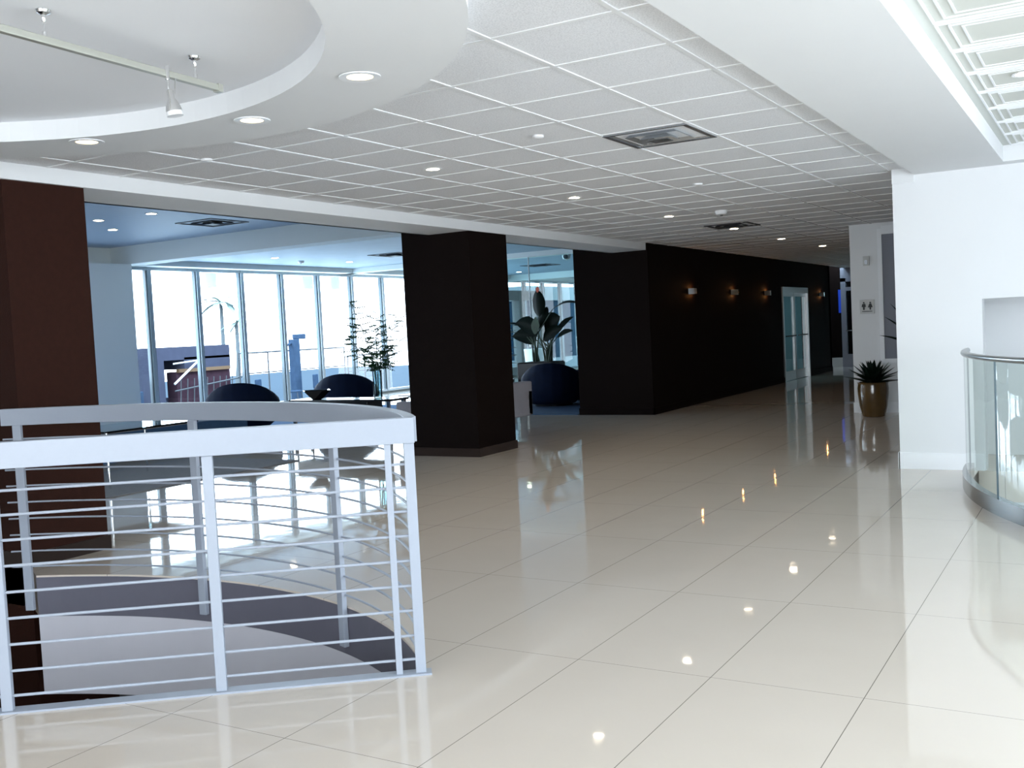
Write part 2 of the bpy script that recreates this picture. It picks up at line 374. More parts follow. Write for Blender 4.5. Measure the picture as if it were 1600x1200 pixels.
# far end of corridor
bm = B(); box(bm, -7.6, -3.2, 29.6, 29.7, 0, 3.2); box(bm, -7.6, -7.5, 27.1, 29.6, 0, 3.2); struct('wall_corridor_end', bm, 'dark_brown')
bm = B(); box(bm, -7.6, -3.2, 29.0, 29.35, 0, .24); struct('trim_7', bm, 'sign_plate')
# lounge walls
bm = B(); box(bm, -16.5, -7.6, 33, 33.15, 0, 3.3); struct('wall_lounge_north', bm, 'lounge_plaster')
bm = B(); box(bm, -16.5, -15.9, 11.95, 12.97, 0, 3.06); box(bm, -16.5, -15.5, 11.6, 12.2, 2.3, 3.06) if False else None; struct('wall_pilaster', bm, 'lounge_plaster')
bm = B(); box(bm, -16.6, -16.4, -6, 3.5, 0, 3.45); box(bm, -16.6, -16.4, 3.5, 34, 3.06, 3.45); box(bm, -16.6, -16.4, 3.5, 34, -.2, .04); struct('wall_window_side', bm, 'lounge_plaster')
# window wall: one window with its mullions and panes
win = thing('window_1', 'x', 'x'); del win['label']; del win['category']; win['kind'] = 'structure'
ys = [13.75+1.25*k for k in range(16)]; ys_all = [3.5, 4.75, 6.0, 7.25, 8.5, 9.75, 11.0, 11.95]
for y in ys_all[1:-1]+ys:
    bm = B(); box(bm, -16.48, -16.34, y-.055, y+.03, .04, 3.06); o = obj('mullion', bm, 'mullion_metal', win)
    bm = B(); box(bm, -16.46, -16.37, y+.03, y+.06, .04, 3.06); box(bm, -16.46, -16.37, y-.08, y-.055, .04, 3.06); obj('gasket', bm, 'mullion_dark', o)
prev = [(a_, b2) for a_, b2 in zip(ys_all, ys_all[1:])]+[(a_, b2) for a_, b2 in zip([12.97]+ys, ys+[33.0])]
for a_, b2 in prev:
    bm = B(); vs = [bm.verts.new(p) for p in ((-16.4, a_, .04), (-16.4, b2, .04), (-16.4, b2, 3.06), (-16.4, a_, 3.06))]; bm.faces.new(vs); obj('pane', bm, 'window_glass', win)
bm = B(); box(bm, -16.47, -16.35, 12.97, 33, .04, .10); box(bm, -16.47, -16.35, 12.97, 33, 3.0, 3.06); obj('window_frame', bm, 'mullion_metal', win)
# terrace door in the window wall
bm = B(); box(bm, -16.48, -16.2, 26.2, 29.55, 2.42, 2.72); box(bm, -16.48, -16.2, 29.35, 29.6, .04, 2.72); box(bm, -16.48, -16.2, 28.05, 28.3, .04, 2.42); box(bm, -16.48, -16.2, 26.2, 26.4, .04, 2.42); box(bm, -16.48, -16.2, 26.2, 29.55, .04, .3)
dr = struct('door_1', bm, 'grey_frame')
bm = B(); tube(bm, [(-16.12, 28.45, .9), (-16.12, 28.45, 1.4)], .02); box(bm, -16.2, -16.12, 28.44, 28.46, .95, .98); box(bm, -16.2, -16.12, 28.44, 28.46, 1.32, 1.35); obj('door_handle', bm, 'steel', dr)

# office glass door in the dark wall
d = thing('door_2', 'x', 'x'); del d['label']; del d['category']; d['kind'] = 'structure'
bm = B(); box(bm, -6.40, -6.26, DY0, DY0+.06, 0, 2.13); box(bm, -6.40, -6.26, DY1-.06, DY1, 0, 2.13); box(bm, -6.40, -6.26, DY0+.06, DY1-.06, 2.0, 2.13); obj('door_frame', bm, 'brushed', d)
mid = (DY0+DY1)/2
for s, (ya, yb) in enumerate(((DY0+.06, mid-.01), (mid+.01, DY1-.06))):
    bm = B(); box(bm, -6.36, -6.31, ya, ya+.06, .01, 2.0); box(bm, -6.36, -6.31, yb-.06, yb, .01, 2.0); box(bm, -6.36, -6.31, ya+.06, yb-.06, .01, .22); box(bm, -6.36, -6.31, ya+.06, yb-.06, 1.92, 2.0)
    lf = obj('door_leaf', bm, 'brushed', d)
    bm = B(); vs = [bm.verts.new(p) for p in ((-6.335, ya+.06, .22), (-6.335, yb-.06, .22), (-6.335, yb-.06, 1.92), (-6.335, ya+.06, 1.92))]; bm.faces.new(vs); obj('pane', bm, 'partition_glass', lf)
    bm = B(); tube(bm, [(-6.26, ya+.1, 1.02), (-6.26, yb-.1, 1.02)], .015); obj('push_bar', bm, 'black_gloss', lf)
# far glass door and sidelight
d = thing('door_3', 'x', 'x'); del d['label']; del d['category']; d['kind'] = 'structure'
bm = B(); box(bm, -6.42, -6.28, 28.9, 29.0, 0, 2.45); box(bm, -6.14, -6.04, 28.9, 29.0, 0, 2.45); box(bm, -6.28, -6.14, 28.9, 29.0, 0, .35); box(bm, -6.28, -6.14, 28.9, 29.0, 2.1, 2.2); box(bm, -6.42, -3.25, 28.9, 29.0, 2.35, 2.73); box(bm, -5.0, -4.85, 28.9, 29.0, 0, 2.35); obj('door_frame', bm, 'louver', d)
bm = B(); vs = [bm.verts.new(p) for p in ((-6.28, 28.95, .35), (-3.3, 28.95, .35), (-3.3, 28.95, 2.35), (-6.28, 28.95, 2.35))]; bm.faces.new(vs); obj('pane', bm, 'partition_glass', d)
bm = B(); tube(bm, [(-6.3, 28.86, 1.0), (-6.1, 28.86, 1.0)], .015); obj('door_handle', bm, 'steel', d)
bm = B(); box(bm, -6.60, -6.46, 29.40, 29.44, 1.5, 2.15)
tag(obj('display_screen', bm, 'screen_blue'), 'glowing blue display screen at the dark far end of the corridor', 'screen')
# frame-less glass partition in the lounge
gp = thing('glass_partition', 'tall frameless glass partition closing the lounge under the cross beam', 'partition', (-9.35, 19.7, 0))
for x0, x1 in ((-3.4, -1.75), (-1.74, .1), (.11, 1.75)):
    bm = B(); vs = [bm.verts.new(p) for p in ((x0, 0, .02), (x1, 0, .02), (x1, 0, 3.06), (x0, 0, 3.06))]; bm.faces.new(vs); obj('glass_panel', bm, 'partition_glass', gp)
bm = B(); box(bm, -1.752, -1.738, -.02, .02, .02, 3.06); obj('edge_joint', bm, 'white_top', gp)
bm = B(); box(bm, -3.4, 1.75, -.03, .03, 0, .03); obj('floor_channel', bm, 'brushed', gp)

# ================================================================= COLUMNS
def column(x0, x1, y0, y1, z0, label, m_):
    cx, cy = (x0+x1)/2, (y0+y1)/2
    t = thing('square_column', label, 'column', (cx, cy, z0))
    bm = B(); hx, hy = (x1-x0)/2, (y1-y0)/2
    if z0 == 0: box(bm, -hx, hx, -hy, hy, 0, 2.73)
    else: box(bm, -hx, hx, -hy, hy, 0, 2.73-z0)
    obj('shaft', bm, m_, t)
    bm = B(); z = -z0+.001 if z0 else 0
    for a, b2, c_, e in ((-hx-.014, hx+.014, -hy-.014, -hy), (-hx-.014, hx+.014, hy, hy+.014), (-hx-.014, -hx, -hy, hy), (hx, hx+.014, -hy, hy)): box(bm, a, b2, c_, e, z, z+.10)
    obj('column_base', bm, 'dark_base', t)
column(-7.29, -6.34, 9.88, 10.73, 0, 'dark brown square column standing alone in the middle of the hall', 'dark_brown')
column(-7.28, -6.34, 4.17, 4.80, -3.4, 'reddish brown column at the left edge behind the curved railing', 'column_brown')

# ================================================================= STAIR RAILINGS
bars_z = [.903, .804, .702, .597, .490, .383, .276, .168, .066]
t = thing('straight_railing', 'silver grey straight guardrail with a flat top band nearest the camera', 'railing', (C0.x, C0.y, 0))
Rl = end_t; N = Vector((-U.y, U.x))
def seg(bm, t0, t1, w_, z0, z1, off=0):
    c = U*(t0+t1)/2+N*off; obox(bm, (c.x, c.y), (U.x, U.y), t1-t0, w_, z0, z1)
bm = B(); seg(bm, -.01, Rl, .05, .992, 1.10); obj('top_band', bm, 'rail_paint', t, bevel=.003)
for k, tt in enumerate((.014, .105, .842, 1.686, 2.53, 3.37, 4.21, 5.05)):
    bm = B(); seg(bm, tt-(.014 if k == 1 else .022), tt+(.014 if k == 1 else .022), .03, 0.008, .992); obj('post', bm, 'rail_paint', t, bevel=.003)
for z in bars_z:
    bm = B(); p0 = U*.02; p1 = U*(Rl-.02); tube(bm, [(p0.x, p0.y, z), (p1.x, p1.y, z)], .006, 8); obj('bar', bm, 'rail_paint', t, smooth=True)
bm = B(); seg(bm, -.03, Rl, .07, 0.0, .008, -.005); obj('base_plate', bm, 'rail_paint', t)
t = thing('curved_railing', 'grey curved guardrail sweeping round the far side of the stair opening', 'railing', (VC[0], VC[1], 0))
RR = VR-.005
aS = a0+.012
def rarc(R, a_, b2, n=64): return [((R+rdel(a))*math.cos(a), (R+rdel(a))*math.sin(a)) for a in [a_+(b2-a_)*i/n for i in range(n+1)]]
aR = math.atan2(4.08-VC[1], -6.27-VC[0])
bm = B(); ribbon(bm, rarc(RR-.025, aS, aR), rarc(RR+.03, aS, aR), .992, 1.10); obj('top_band', bm, 'rail_paint', t, bevel=.002)
for px_ in ((-3.60, 4.19), (-4.88, 4.37), (-6.13, 4.05)):
    v = Vector(px_)-Vector(VC); an = math.atan2(v.y, v.x); p = Vector((math.cos(an), math.sin(an)))*(RR-.018+rdel(an)); bm = B()
    obox(bm, (p.x, p.y), (-math.sin(an), math.cos(an)), .055, .03, -.22 if px_[0] < -3 else .002, .992); obj('post', bm, 'rail_paint', t, bevel=.003)
for z in bars_z:
    bm = B(); tube(bm, [(x, y, z) for x, y in rarc(RR-.01, aS, aR, 56)], .006, 8); obj('bar', bm, 'rail_paint', t, smooth=True)

# curved glass rail over the right stair
t = thing('curved_glass_railing', 'curved frameless glass guardrail with steel handrail and base at right edge', 'railing', (GC[0], GC[1], 0))
def ga(a_, b2, R, n=30): return arcpts((0, 0), R, a_, b2, n)
A0, A1 = PI-.015, PI+1.25
bm = B(); tube(bm, [(x, y, 1.085) for x, y in ga(A0, A1, GR-.03, 50)], .022, 12); obj('handrail', bm, 'brushed', t, smooth=True)
bm = B(); ribbon(bm, ga(A0, A1, GR-.06, 50), ga(A0, A1, GR, 50), .0, .115); obj('base_channel', bm, 'steel', t, smooth=True)
joints = [A0, PI+.43, PI+.84, A1]
for a_, b2 in zip(joints, joints[1:]):
    bm = B(); pp = ga(a_+.0012, b2-.0012, GR-.03, 14); q = [[bm.verts.new((x, y, .1)), bm.verts.new((x, y, 1.07))] for x, y in pp]
    for i in range(14): bm.faces.new((q[i][0], q[i+1][0], q[i+1][1], q[i][1]))
    gpn = obj('glass_panel', bm, 'rail_glass', t, smooth=True)
    x, y = pp[0]; bm = B(); obox(bm, (x, y), (-y, x), .006, .012, .1, 1.07); obj('panel_edge', bm, 'mullion_dark', gpn)

# ================================================================= CEILING FITTINGS
def downlight(label, loc, r=.055, group='ceiling downlights', lamp='lamp_on', ring=.02):
    t = thing('recessed_downlight', label, 'ceiling light', loc, 0, group)
    bm = B(); lathe(bm, [(r, -.001), (r+ring, -.003), (r+ring, -.009), (r, -.007)], n=24, cap=False); obj('trim_ring', bm, 'trim_white', t, smooth=True)
    bm = B(); lathe(bm, [(r*.99, -.006), (r*.6, -.004)], n=24); obj('lens', bm, lamp, t)
    return t
def mini(loc, e, col=(1, .8, .55), size=2.2):
    l = bpy.data.lights.new('downlight_beam', 'SPOT'); l.energy = e; l.color = col; l.spot_size = size; l.shadow_soft_size = .04; l.spot_blend = 1
    o = bpy.data.objects.new('downlight_beam', l); o.location = loc; C.objects.link(o)
names = ['lit recessed downlight in the tile ceiling nearest the lone brown column', 'second lit downlight from the near end of the tile ceiling row', 'third lit downlight of the tile ceiling row', 'lit downlight beside the dark ceiling vent over the corridor', 'lit downlight just before the last one over the dark wall', 'last lit downlight of the row at the corridor end']
zl = ZC
for nm, (x, y) in zip(names, ((-4.51, 6.57), (-4.54, 9.05), (-4.56, 11.60), (-4.55, 14.02), (-4.6, 16.6), (-4.55, 19.15))):
    downlight(nm, (x, y, zl), .052 if y < 13 else .06, lamp='lamp_on' if y < 13 else 'lamp_far'); mini((x, y, zl-.03), 42 if y < 13 else 9)
downlight('round pale downlight with trim in the dropped ceiling ring, above right of the track light', (-2.96, 3.76, 2.65), .062, 'downlights in the round ceiling ring', 'lamp_warm', .035)
downlight('middle one of three round downlights in the dropped ceiling ring', (-3.97, 4.09, 2.65), .062, 'downlights in the round ceiling ring', 'lamp_warm', .035)
downlight('leftmost round downlight in the dropped ceiling ring above the left column', (-5.04, 3.86, 2.65), .062, 'downlights in the round ceiling ring', 'lamp_warm', .035)
for nm, p in (('left one of the pair of lounge downlights beside the left column', (-12.98, 10.05, 3.4)), ('lower one of the pair of lounge downlights beside the left column', (-13.85, 10.98, 3.4)), ('lounge downlight between the pair and the square ceiling vent', (-11.93, 10.14, 3.4)),
              ('lounge downlight above the first navy tub chair and the windows', (-14.6, 15.45, 3.17)), ('lounge downlight left of the lone brown column near the windows', (-14.6, 17.8, 3.17)), ('downlight behind the glass partition by the terrace door', (-14.95, 25.95, 3.17)), ('downlight behind the glass partition beside the dark block', (-11.7, 23.9, 3.17))):
    downlight(nm, p, .07, 'lounge downlights', 'lamp_far' if p[2] > 0 else '')
downlight('bright downlight in the coffered ceiling at the right edge', (-.40, 6.75, 2.80), .06, 'coffered ceiling lights', 'lamp_on')
for nm, (x, y), r in (('round white ceiling disc in the middle of the tile ceiling', (-3.26, 6.0), .04), ('small white ceiling disc in front of the corridor', (-3.30, 9.15), .045), ('small white ceiling disc above the lounge beam near the left column', (-5.35, 5.05), .04)):
    bm = B(); lathe(bm, [(r, 0), (r, -.012), (r*.8, -.018), (.001, -.02)], n=20, cap=False); o = obj('sprinkler_cover', bm, 'trim_white', smooth=True); o.location = (x, y, ZC); tag(o, nm, 'sprinkler', 'ceiling sprinkler discs')
def detector(nm, loc):
    t = thing('smoke_detector', nm, 'smoke detector', loc)
    bm = B(); lathe(bm, [(.07, 0), (.07, -.02), (.055, -.045), (.03, -.05), (.001, -.05)], n=20, cap=False); obj('housing', bm, 'trim_white', t, smooth=True)
    bm = B(); lathe(bm, [(.02, -.049), (.018, -.06), (.001, -.062)], n=12, cap=False); obj('sensor', bm, 'vent_dark', t, smooth=True)
detector('white smoke detector on the tile ceiling above the dark wall', (-3.91, 11.6, ZC)); detector('white smoke detector on the blue lounge ceiling between two downlights', (-14.95, 16.6, 3.17))
def vent(nm, loc, s, dark=True, group=None):
    t = thing('ceiling_vent', nm, 'ceiling vent', loc, 0, group)
    bm = B(); h = s/2
    for a, b2, c_, e in ((-h, h, -h, -h+.03), (-h, h, h-.03, h), (-h, -h+.03, -h+.03, h-.03), (h-.03, h, -h+.03, h-.03)): box(bm, a, b2, c_, e, -.012, 0)
    obj('frame', bm, 'vent_metal' if not dark else 'vent_dark', t)
    bm = B()
    for k, f in enumerate((.86, .62, .38)):       # nested sloped cones of the diffuser
        ho, hi = h*f, h*(f-.17); z0, z1 = -.008-.012*k, .012-.012*k
        A = [bm.verts.new((x*ho, y*ho, z0)) for x, y in ((-1, -1), (1, -1), (1, 1), (-1, 1))]; Bq = [bm.verts.new((x*hi, y*hi, z1+.02)) for x, y in ((-1, -1), (1, -1), (1, 1), (-1, 1))]
        for i in range(4): bm.faces.new((A[i], A[(i+1) % 4], Bq[(i+1) % 4], Bq[i]))
    obj('louvre_cone', bm, 'vent_metal' if not dark else 'vent_dark', t)
    bm = B(); box(bm, -h*.22, h*.22, -h*.22, h*.22, -.036, -.03); obj('centre_plate', bm, 'vent_metal' if not dark else 'vent_dark', t)
vent('large metal ceiling diffuser filling one square of the tile ceiling', (-2.64, 6.62, ZC), .6, False)
vent('dark ceiling vent over the corridor beside a downlight', (-4.4, 13.5, ZC), .6)
vent('dark square vent in the smooth lounge ceiling left of the cross beam', (-12.25, 11.6, 3.4), .8)
vent('dark vent in the lounge ceiling behind the glass partition', (-13.1, 23.9, 3.17), .8)
vent('dark vent in the lounge ceiling against the lone brown column', (-12.9, 17.2, 3.17), .8)
bm = B(); t = thing('security_camera', 'white dome security camera under the cross beam beyond the lone column', 'camera', (-10.5, 20.4, 3.17))
lathe(bm, [(.08, 0), (.1, -.06), (.1, -.12), (.08, -.17), (.001, -.2)], n=20, cap=False); obj('housing', bm, 'trim_white', t, smooth=True)
bm = B(); lathe(bm, [(.055, -.03), (.05, 0), (.001, .01)], c=(0, 0, 0), n=16, cap=False); o = obj('lens', bm, 'vent_dark', t, smooth=True); o.location = (.02, -.1, -.12); o.rotation_euler = (PI/2, 0, 0)
# pendant cylinders by the windows (outside canopy lights)
for nm, (x, y) in (('left pale cylinder lamp hanging outside the lounge windows', (-17.6, 16.5)), ('middle pale cylinder lamp hanging outside the lounge windows', (-17.6, 19.75)), ('right pale cylinder lamp hanging outside the lounge windows', (-17.6, 20.8))):
    t = thing('cylinder_lamp', nm, 'lamp', (x, y, 3.4), 0, 'canopy lamps outside')
    bm = B(); lathe(bm, [(.13, -.62), (.13, -.1), (.05, -.06), (.05, 0)], n=20); obj('lamp_body', bm, 'trim_white', t, smooth=True)

# track light
t = thing('track_light', 'brushed metal ceiling track with one spotlight in the round raised ceiling', 'track light', (-3.58, 3.49, 2.76)); t.scale = (.97,)*3
bm = B(); box(bm, -.015, .015, -3.2, 0, -.135, -.105); tr = obj('track_rail', bm, 'track_metal', t, bevel=.004); 
bm = B(); box(bm, -.019, .019, -.025, .004, -.139, -.101); obj('end_cap', bm, 'track_metal', tr)
t.rotation_euler = (0, 0, math.radians(4.3))
for y in (-.16, -.99, -2.2):
    bm = B(); lathe(bm, [(.001, 0), (.03, -.002), (.026, -.012), (.009, -.02), (.008, -.045), (.004, -.05)], c=(0, y, 0), n=16, cap=False); st = obj('ceiling_canopy', bm, 'chrome', t, smooth=True)
    bm = B(); tube(bm, [(0, y, -.04), (0, y, -.1)], .0035, 8); tube(bm, [(0, y, -.085), (0, y, -.128)], .010, 12); obj('support_stem', bm, 'chrome', st, smooth=True)
hy = -.36
bm = B(); tube(bm, [(.018, hy, -.09), (.018, hy, -.15)], .010, 10); tube(bm, [(.018, hy, -.15), (.022, hy, -.205)], .004, 8); tube(bm, [(.018, hy+.05, -.135), (.03, hy+.03, -.205)], .003, 8); sp = obj('spot_arm', bm, 'chrome', t, smooth=True)
bm = B(); lathe(bm, [(.012, 0), (.018, -.01), (.017, -.05), (.022, -.06), (.034, -.085), (.042, -.115), (.042, -.125), (.040, -.125)], n=24, cap=False); o = obj('spot_head', bm, 'chrome', t, smooth=True); o.location = (.025, hy, -.195); o.rotation_euler = (.1, -.12, 0); o.scale = (.85, .85, .8)
bm = B(); lathe(bm, [(.040, -.120), (.043, -.150), (.038, -.150)], n=24); o2 = obj('spot_glass', bm, 'trim_white', o, smooth=True)

# wall sconces
def sconce(nm, y):
    t = thing('wall_sconce', nm, 'wall lamp', (-6.29, y, 1.98), 0, 'sconces on the dark wall')
    bm = B()
    n = 12; ring = [(0.0+.10*math.sin(PI*k/n), -.14+.28*k/n) for k in range(n+1)]
    q = [[bm.verts.new((x, yy, -.05)), bm.verts.new((x, yy, .05))] for x, yy in ring]
    for i in range(n): bm.faces.new((q[i][0], q[i+1][0], q[i+1][1], q[i][1]))
    obj('shade', bm, 'chrome', t, smooth=True)
    bm = B(); box(bm, 0, .015, -.05, .05, -.04, .04); obj('back_plate', bm, 'steel', t)
    bm = B(); lathe(bm, [(.018, -.04), (.018, .04)], c=(.045, 0, 0), n=12); obj('bulb', bm, 'lamp_sconce', t, smooth=True)
    for s in (-1, 1):
        l = bpy.data.lights.new('sconce_glow', 'POINT'); l.energy = .8; l.color = (1, .42, .12); l.shadow_soft_size = .015
        o = bpy.data.objects.new('sconce_glow', l); o.location = (-6.245, y, 1.98+s*.065); C.objects.link(o)
for nm, y in (('first metal sconce on the dark wall, nearest the block corner', 16.9), ('second metal sconce on the dark wall', 19.2), ('third metal sconce, just left of the glass door', 21.4), ('metal sconce on the dark wall beyond the glass door', 26.1)): sconce(nm, y)

# restroom wall fittings
t = thing('restroom_sign', 'small grey restroom sign with man and woman figures on the white wall', 'sign', (-3.03, 15.3, 1.54))
bm = B(); box(bm, -.10, .10, -.012, 0, -.10, .10); obj('plate', bm, 'sign_plate', t, bevel=.003)
for sx_ in (-.045, .045):
    bm = B(); lathe(bm, [(.001, .0), (.012, .004), (.012, .016), (.001, .02)], c=(sx_, -.016, .048), n=10, cap=False)
    pts = [(0, .045), (.022, .04), (.03, .0), (.012, -.005), (.012, -.045), (-.012, -.045), (-.012, -.005), (-.03, 0), (-.022, .04)] if sx_ < 0 else [(0, .045), (.014, .042), (.034, -.012), (.012, -.012), (.010, -.045), (-.010, -.045), (-.012, -.012), (-.034, -.012), (-.014, .042)]
    A = [bm.verts.new((sx_+x, -.013, z)) for x, z in pts]; Bq = [bm.verts.new((sx_+x, -.018, z)) for x, z in pts]
    bm.faces.new(A); bm.faces.new(Bq[::-1])
    for i in range(len(pts)): bm.faces.new((A[i], A[(i+1) % len(pts)], Bq[(i+1) % len(pts)], Bq[i]))
    obj('figure', bm, 'sign_black', t)
bm = B(); box(bm, -.07, .07, -.016, -.012, -.072, -.062); obj('raised_line', bm, 'sign_black', t)
t = thing('alarm_strobe', 'small wall alarm unit high on the white restroom wall', 'alarm', (-3.02, 15.3, 2.2))
bm = B(); box(bm, -.045, .045, -.04, 0, -.07, .07); obj('housing', bm, 'sign_plate', t, bevel=.006)
bm = B(); box(bm, -.02, .02, -.06, -.04, -.05, .01); obj('strobe_lens', bm, 'vent_metal', t)
t = thing('louvred_panel', 'grey louvred panel in a white frame behind the tall spiky plant', 'louvred panel', (-2.3, 15.3, 0))
bm = B(); box(bm, -.56, -.50, -.04, 0, .72, 2.64); box(bm, -.50, .5, -.04, 0, 2.56, 2.68); box(bm, -.5, .5, -.04, 0, .72, .78); box(bm, .5, .56, -.04, 0, .72, 2.64); obj('frame', bm, 'white_gloss', t)
bm = B()
for k in range(70):
    z = .80+k*.025; box(bm, -.5, .5, -.03+.0, -.012, z, z+.016)
box(bm, -.5, .5, -.012, -.001, .78, 2.56); obj('slats', bm, 'louver', t)

# ================================================================= LOUNGE
def make_chair(label, loc, rz):
    t = thing('tub_chair', label, 'chair', loc, rz, 'navy round tub chairs in the lounge')
    n = 64; bm = B()
    def H(a): return .47+.36*abs(math.cos(a/2))**3      # back at angle 0
    prof = [(.40, .04), (.50, .12), (.575, .26), (.60, .40)]
    rings = []
    for lev in range(9):
        ring = []
        for k in range(n):
            a = 2*PI*k/n; h = H(a); ch = 1+.018*abs(math.sin(a*11))
            if lev < 4: r, z = prof[lev]
            else:
                f = (lev-3)/5.0; z = .40+(h-.40)*math.sin(f*PI/2) if lev < 8 else h-.03; r = [.60, .585, .55, .50, .43][lev-4]
            ring.append(bm.verts.new((r*ch*math.cos(a), r*ch*math.sin(a), z)))
        rings.append(ring)
    inner = [(.40, -.10), (.36, -.2)]
    for r, dz in inner:
        rings.append([bm.verts.new((r*math.cos(2*PI*k/n), r*math.sin(2*PI*k/n), max(.34, H(2*PI*k/n)+dz))) for k in range(n)])
    rings.append([bm.verts.new((.34*math.cos(2*PI*k/n), .34*math.sin(2*PI*k/n), .32)) for k in range(n)])
    for A, Bq in zip(rings, rings[1:]):
        for k in range(n): bm.faces.new((A[k], A[(k+1) % n], Bq[(k+1) % n], Bq[k]))
    bm.faces.new(rings[0][::-1]); bm.faces.new(rings[-1]); obj('tufted_shell', bm, 'navy', t, smooth=True)
    bm = B(); lathe(bm, [(.31, .32), (.345, .34), (.35, .41), (.30, .45), (.001, .46)], n=40, cap=False); obj('seat_cushion', bm, 'navy', t, smooth=True)
    bm = B(); lathe(bm, [(.36, 0), (.36, .045)], n=40); obj('plinth_base', bm, 'black_gloss', t)
    return t
ch = make_chair('navy tub chair seen above the curved railing, nearest the daybed', (-12.55, 12.3, .012), -.9)
dup(ch, (-12.35, 14.75, .012), -1.0, 'navy tub chair behind the black console with the glass vase')
dup(ch, (-9.08, 16.85, .012), -1.25, 'big dark tub chair in the gap between the brown column and the dark block')
dup(ch, (-10.75, 16.5, .012), -1.1, 'tub chair mostly hidden behind the grey sofa beyond the brown column')
bm = B(); box(bm, -15.7, -11.15, 6.6, 17.2, .001, .012); tag(obj('area_rug', bm, 'blue_rug'), 'large blue rug under the navy tub chairs by the windows', 'rug')
bm = B(); box(bm, -10.35, -8.5, 5.2, 9.2, .001, .012); tag(obj('area_rug', bm, 'grey_rug'), 'grey rug under the glass coffee table, beside the left column', 'rug')
bm = B(); box(bm, -11.05, -7.65, 15.0, 18.9, .001, .012); tag(obj('area_rug', bm, 'navy_light'), 'dark blue rug in the gap between the brown column and dark block', 'rug')
# daybed
t = thing('daybed', 'long low navy daybed running toward the windows past the left column', 'daybed', (-11.65, 8.9, .012))
bm = B(); box(bm, -.42, .42, -2.2, 2.2, .06, .36); obj('mattress', bm, 'navy_light', t, bevel=.04)
bm = B(); tube(bm, [(0, 0, 0), (0, .7, 0)], .07, 16); o = obj('bolster', bm, 'black_fabric', t, smooth=True); o.location = (-.3, 1.45, .36+.03)
for x in (-.36, .36):
    for y in (-2.05, 2.05): bm = B(); tube(bm, [(x, y, 0), (x, y, .07)], .02, 10); obj('leg', bm, 'chrome', t)
# coffee table
t = thing('coffee_table', 'glass coffee table with thin chrome legs on the grey rug', 'table', (-9.4, 7.45, .012))
bm = B(); box(bm, -.45, .45, -.62, .62, .585, .6); obj('glass_top', bm, 'table_glass', t)
for x in (-.4, .4):
    for y in (-.57, .57): bm = B(); tube(bm, [(x, y, 0), (x, y, .585)], .012, 10); obj('leg', bm, 'chrome', t, smooth=True)
bm = B()
for a, b2 in (((-.4, -.57), (.4, -.57)), ((.4, -.57), (.4, .57)), ((.4, .57), (-.4, .57)), ((-.4, .57), (-.4, -.57))): tube(bm, [(*a, .575), (*b2, .575)], .010, 8)
obj('frame', bm, 'chrome', t, smooth=True)
# console, bowl, vase and fern
t = thing('console_table', 'long black console table in front of the second navy chair', 'table', (-9.62, 11.5, 0))
bm = B(); box(bm, -.95, .95, -.22, .22, .545, .58); obj('tabletop', bm, 'black_gloss', t, bevel=.004)
bm = B(); box(bm, -.84, .5, -.18, .18, .33, .545); obj('drawer_box', bm, 'black_gloss', t, bevel=.004)
for x in (-.88, .88):
    for y in (-.17, .17): bm = B(); box(bm, x-.02, x+.02, y-.02, y+.02, 0, .545); obj('leg', bm, 'chrome', t)
bm = B(); lathe(bm, [(.09, 0), (.12, .02), (.26, .13), (.27, .14), (.24, .135), (.10, .035), (.001, .03)], n=4, cap=False)
o = obj('flared_bowl', bm, 'black_gloss'); o.location = (-10.08, 11.36, .58); tag(o, 'black flared square bowl at the left end of the console table', 'bowl')
bm = B(); box(bm, -.55, .55, -.35, .35, .50, .54); t = thing('low_table', 'low table with a pale top beside the lone brown column', 'table', (-8.95, 12.9, 0)); obj('tabletop', bm, 'white_top', t, bevel=.004)
for x in (-.48, .48):
    for y in (-.28, .28): bm = B(); box(bm, x-.02, x+.02, y-.02, y+.02, 0, .5); obj('leg', bm, 'chrome', t)
def leafquad(bm, p, d, L, w_, up=Vector((0, 0, 1)), droop=.3, n=4):
    d = Vector(d).normalized(); s = d.cross(up)
    s = s.normalized() if s.length > .01 else Vector((1, 0, 0)); prev_ = None; p = Vector(p)
    for i in range(n+1):
        f = i/n; c = p+d*L*f+Vector((0, 0, -droop*L*f*f)); ww = w_*math.sin(PI*min(1, .08+.92*f))*.5 if f < 1 else 0.0005
        mid_ = bm.verts.new(c-Vector((0, 0, ww*.35))); cur = (bm.verts.new(c-s*ww), mid_, bm.verts.new(c+s*ww))
        if prev_: bm.faces.new((prev_[0], prev_[1], cur[1], cur[0])); bm.faces.new((prev_[1], prev_[2], cur[2], cur[1]))
        prev_ = cur
t = thing('glass_vase', 'tall clear glass vase holding feathery green branches on the console table', 'vase', (-9.05, 11.5, .58))
bm = B(); lathe(bm, [(.055, .004), (.062, .02), (.066, .40), (.062, .40), (.058, .02)], n=24, cap=False); obj('vase_body', bm, 'vase_glass', t, smooth=True)
bm = B(); lathe(bm, [(.06, 0), (.064, .012)], n=24); obj('vase_foot', bm, 'white_top', t)
sb = B(); lb = B()
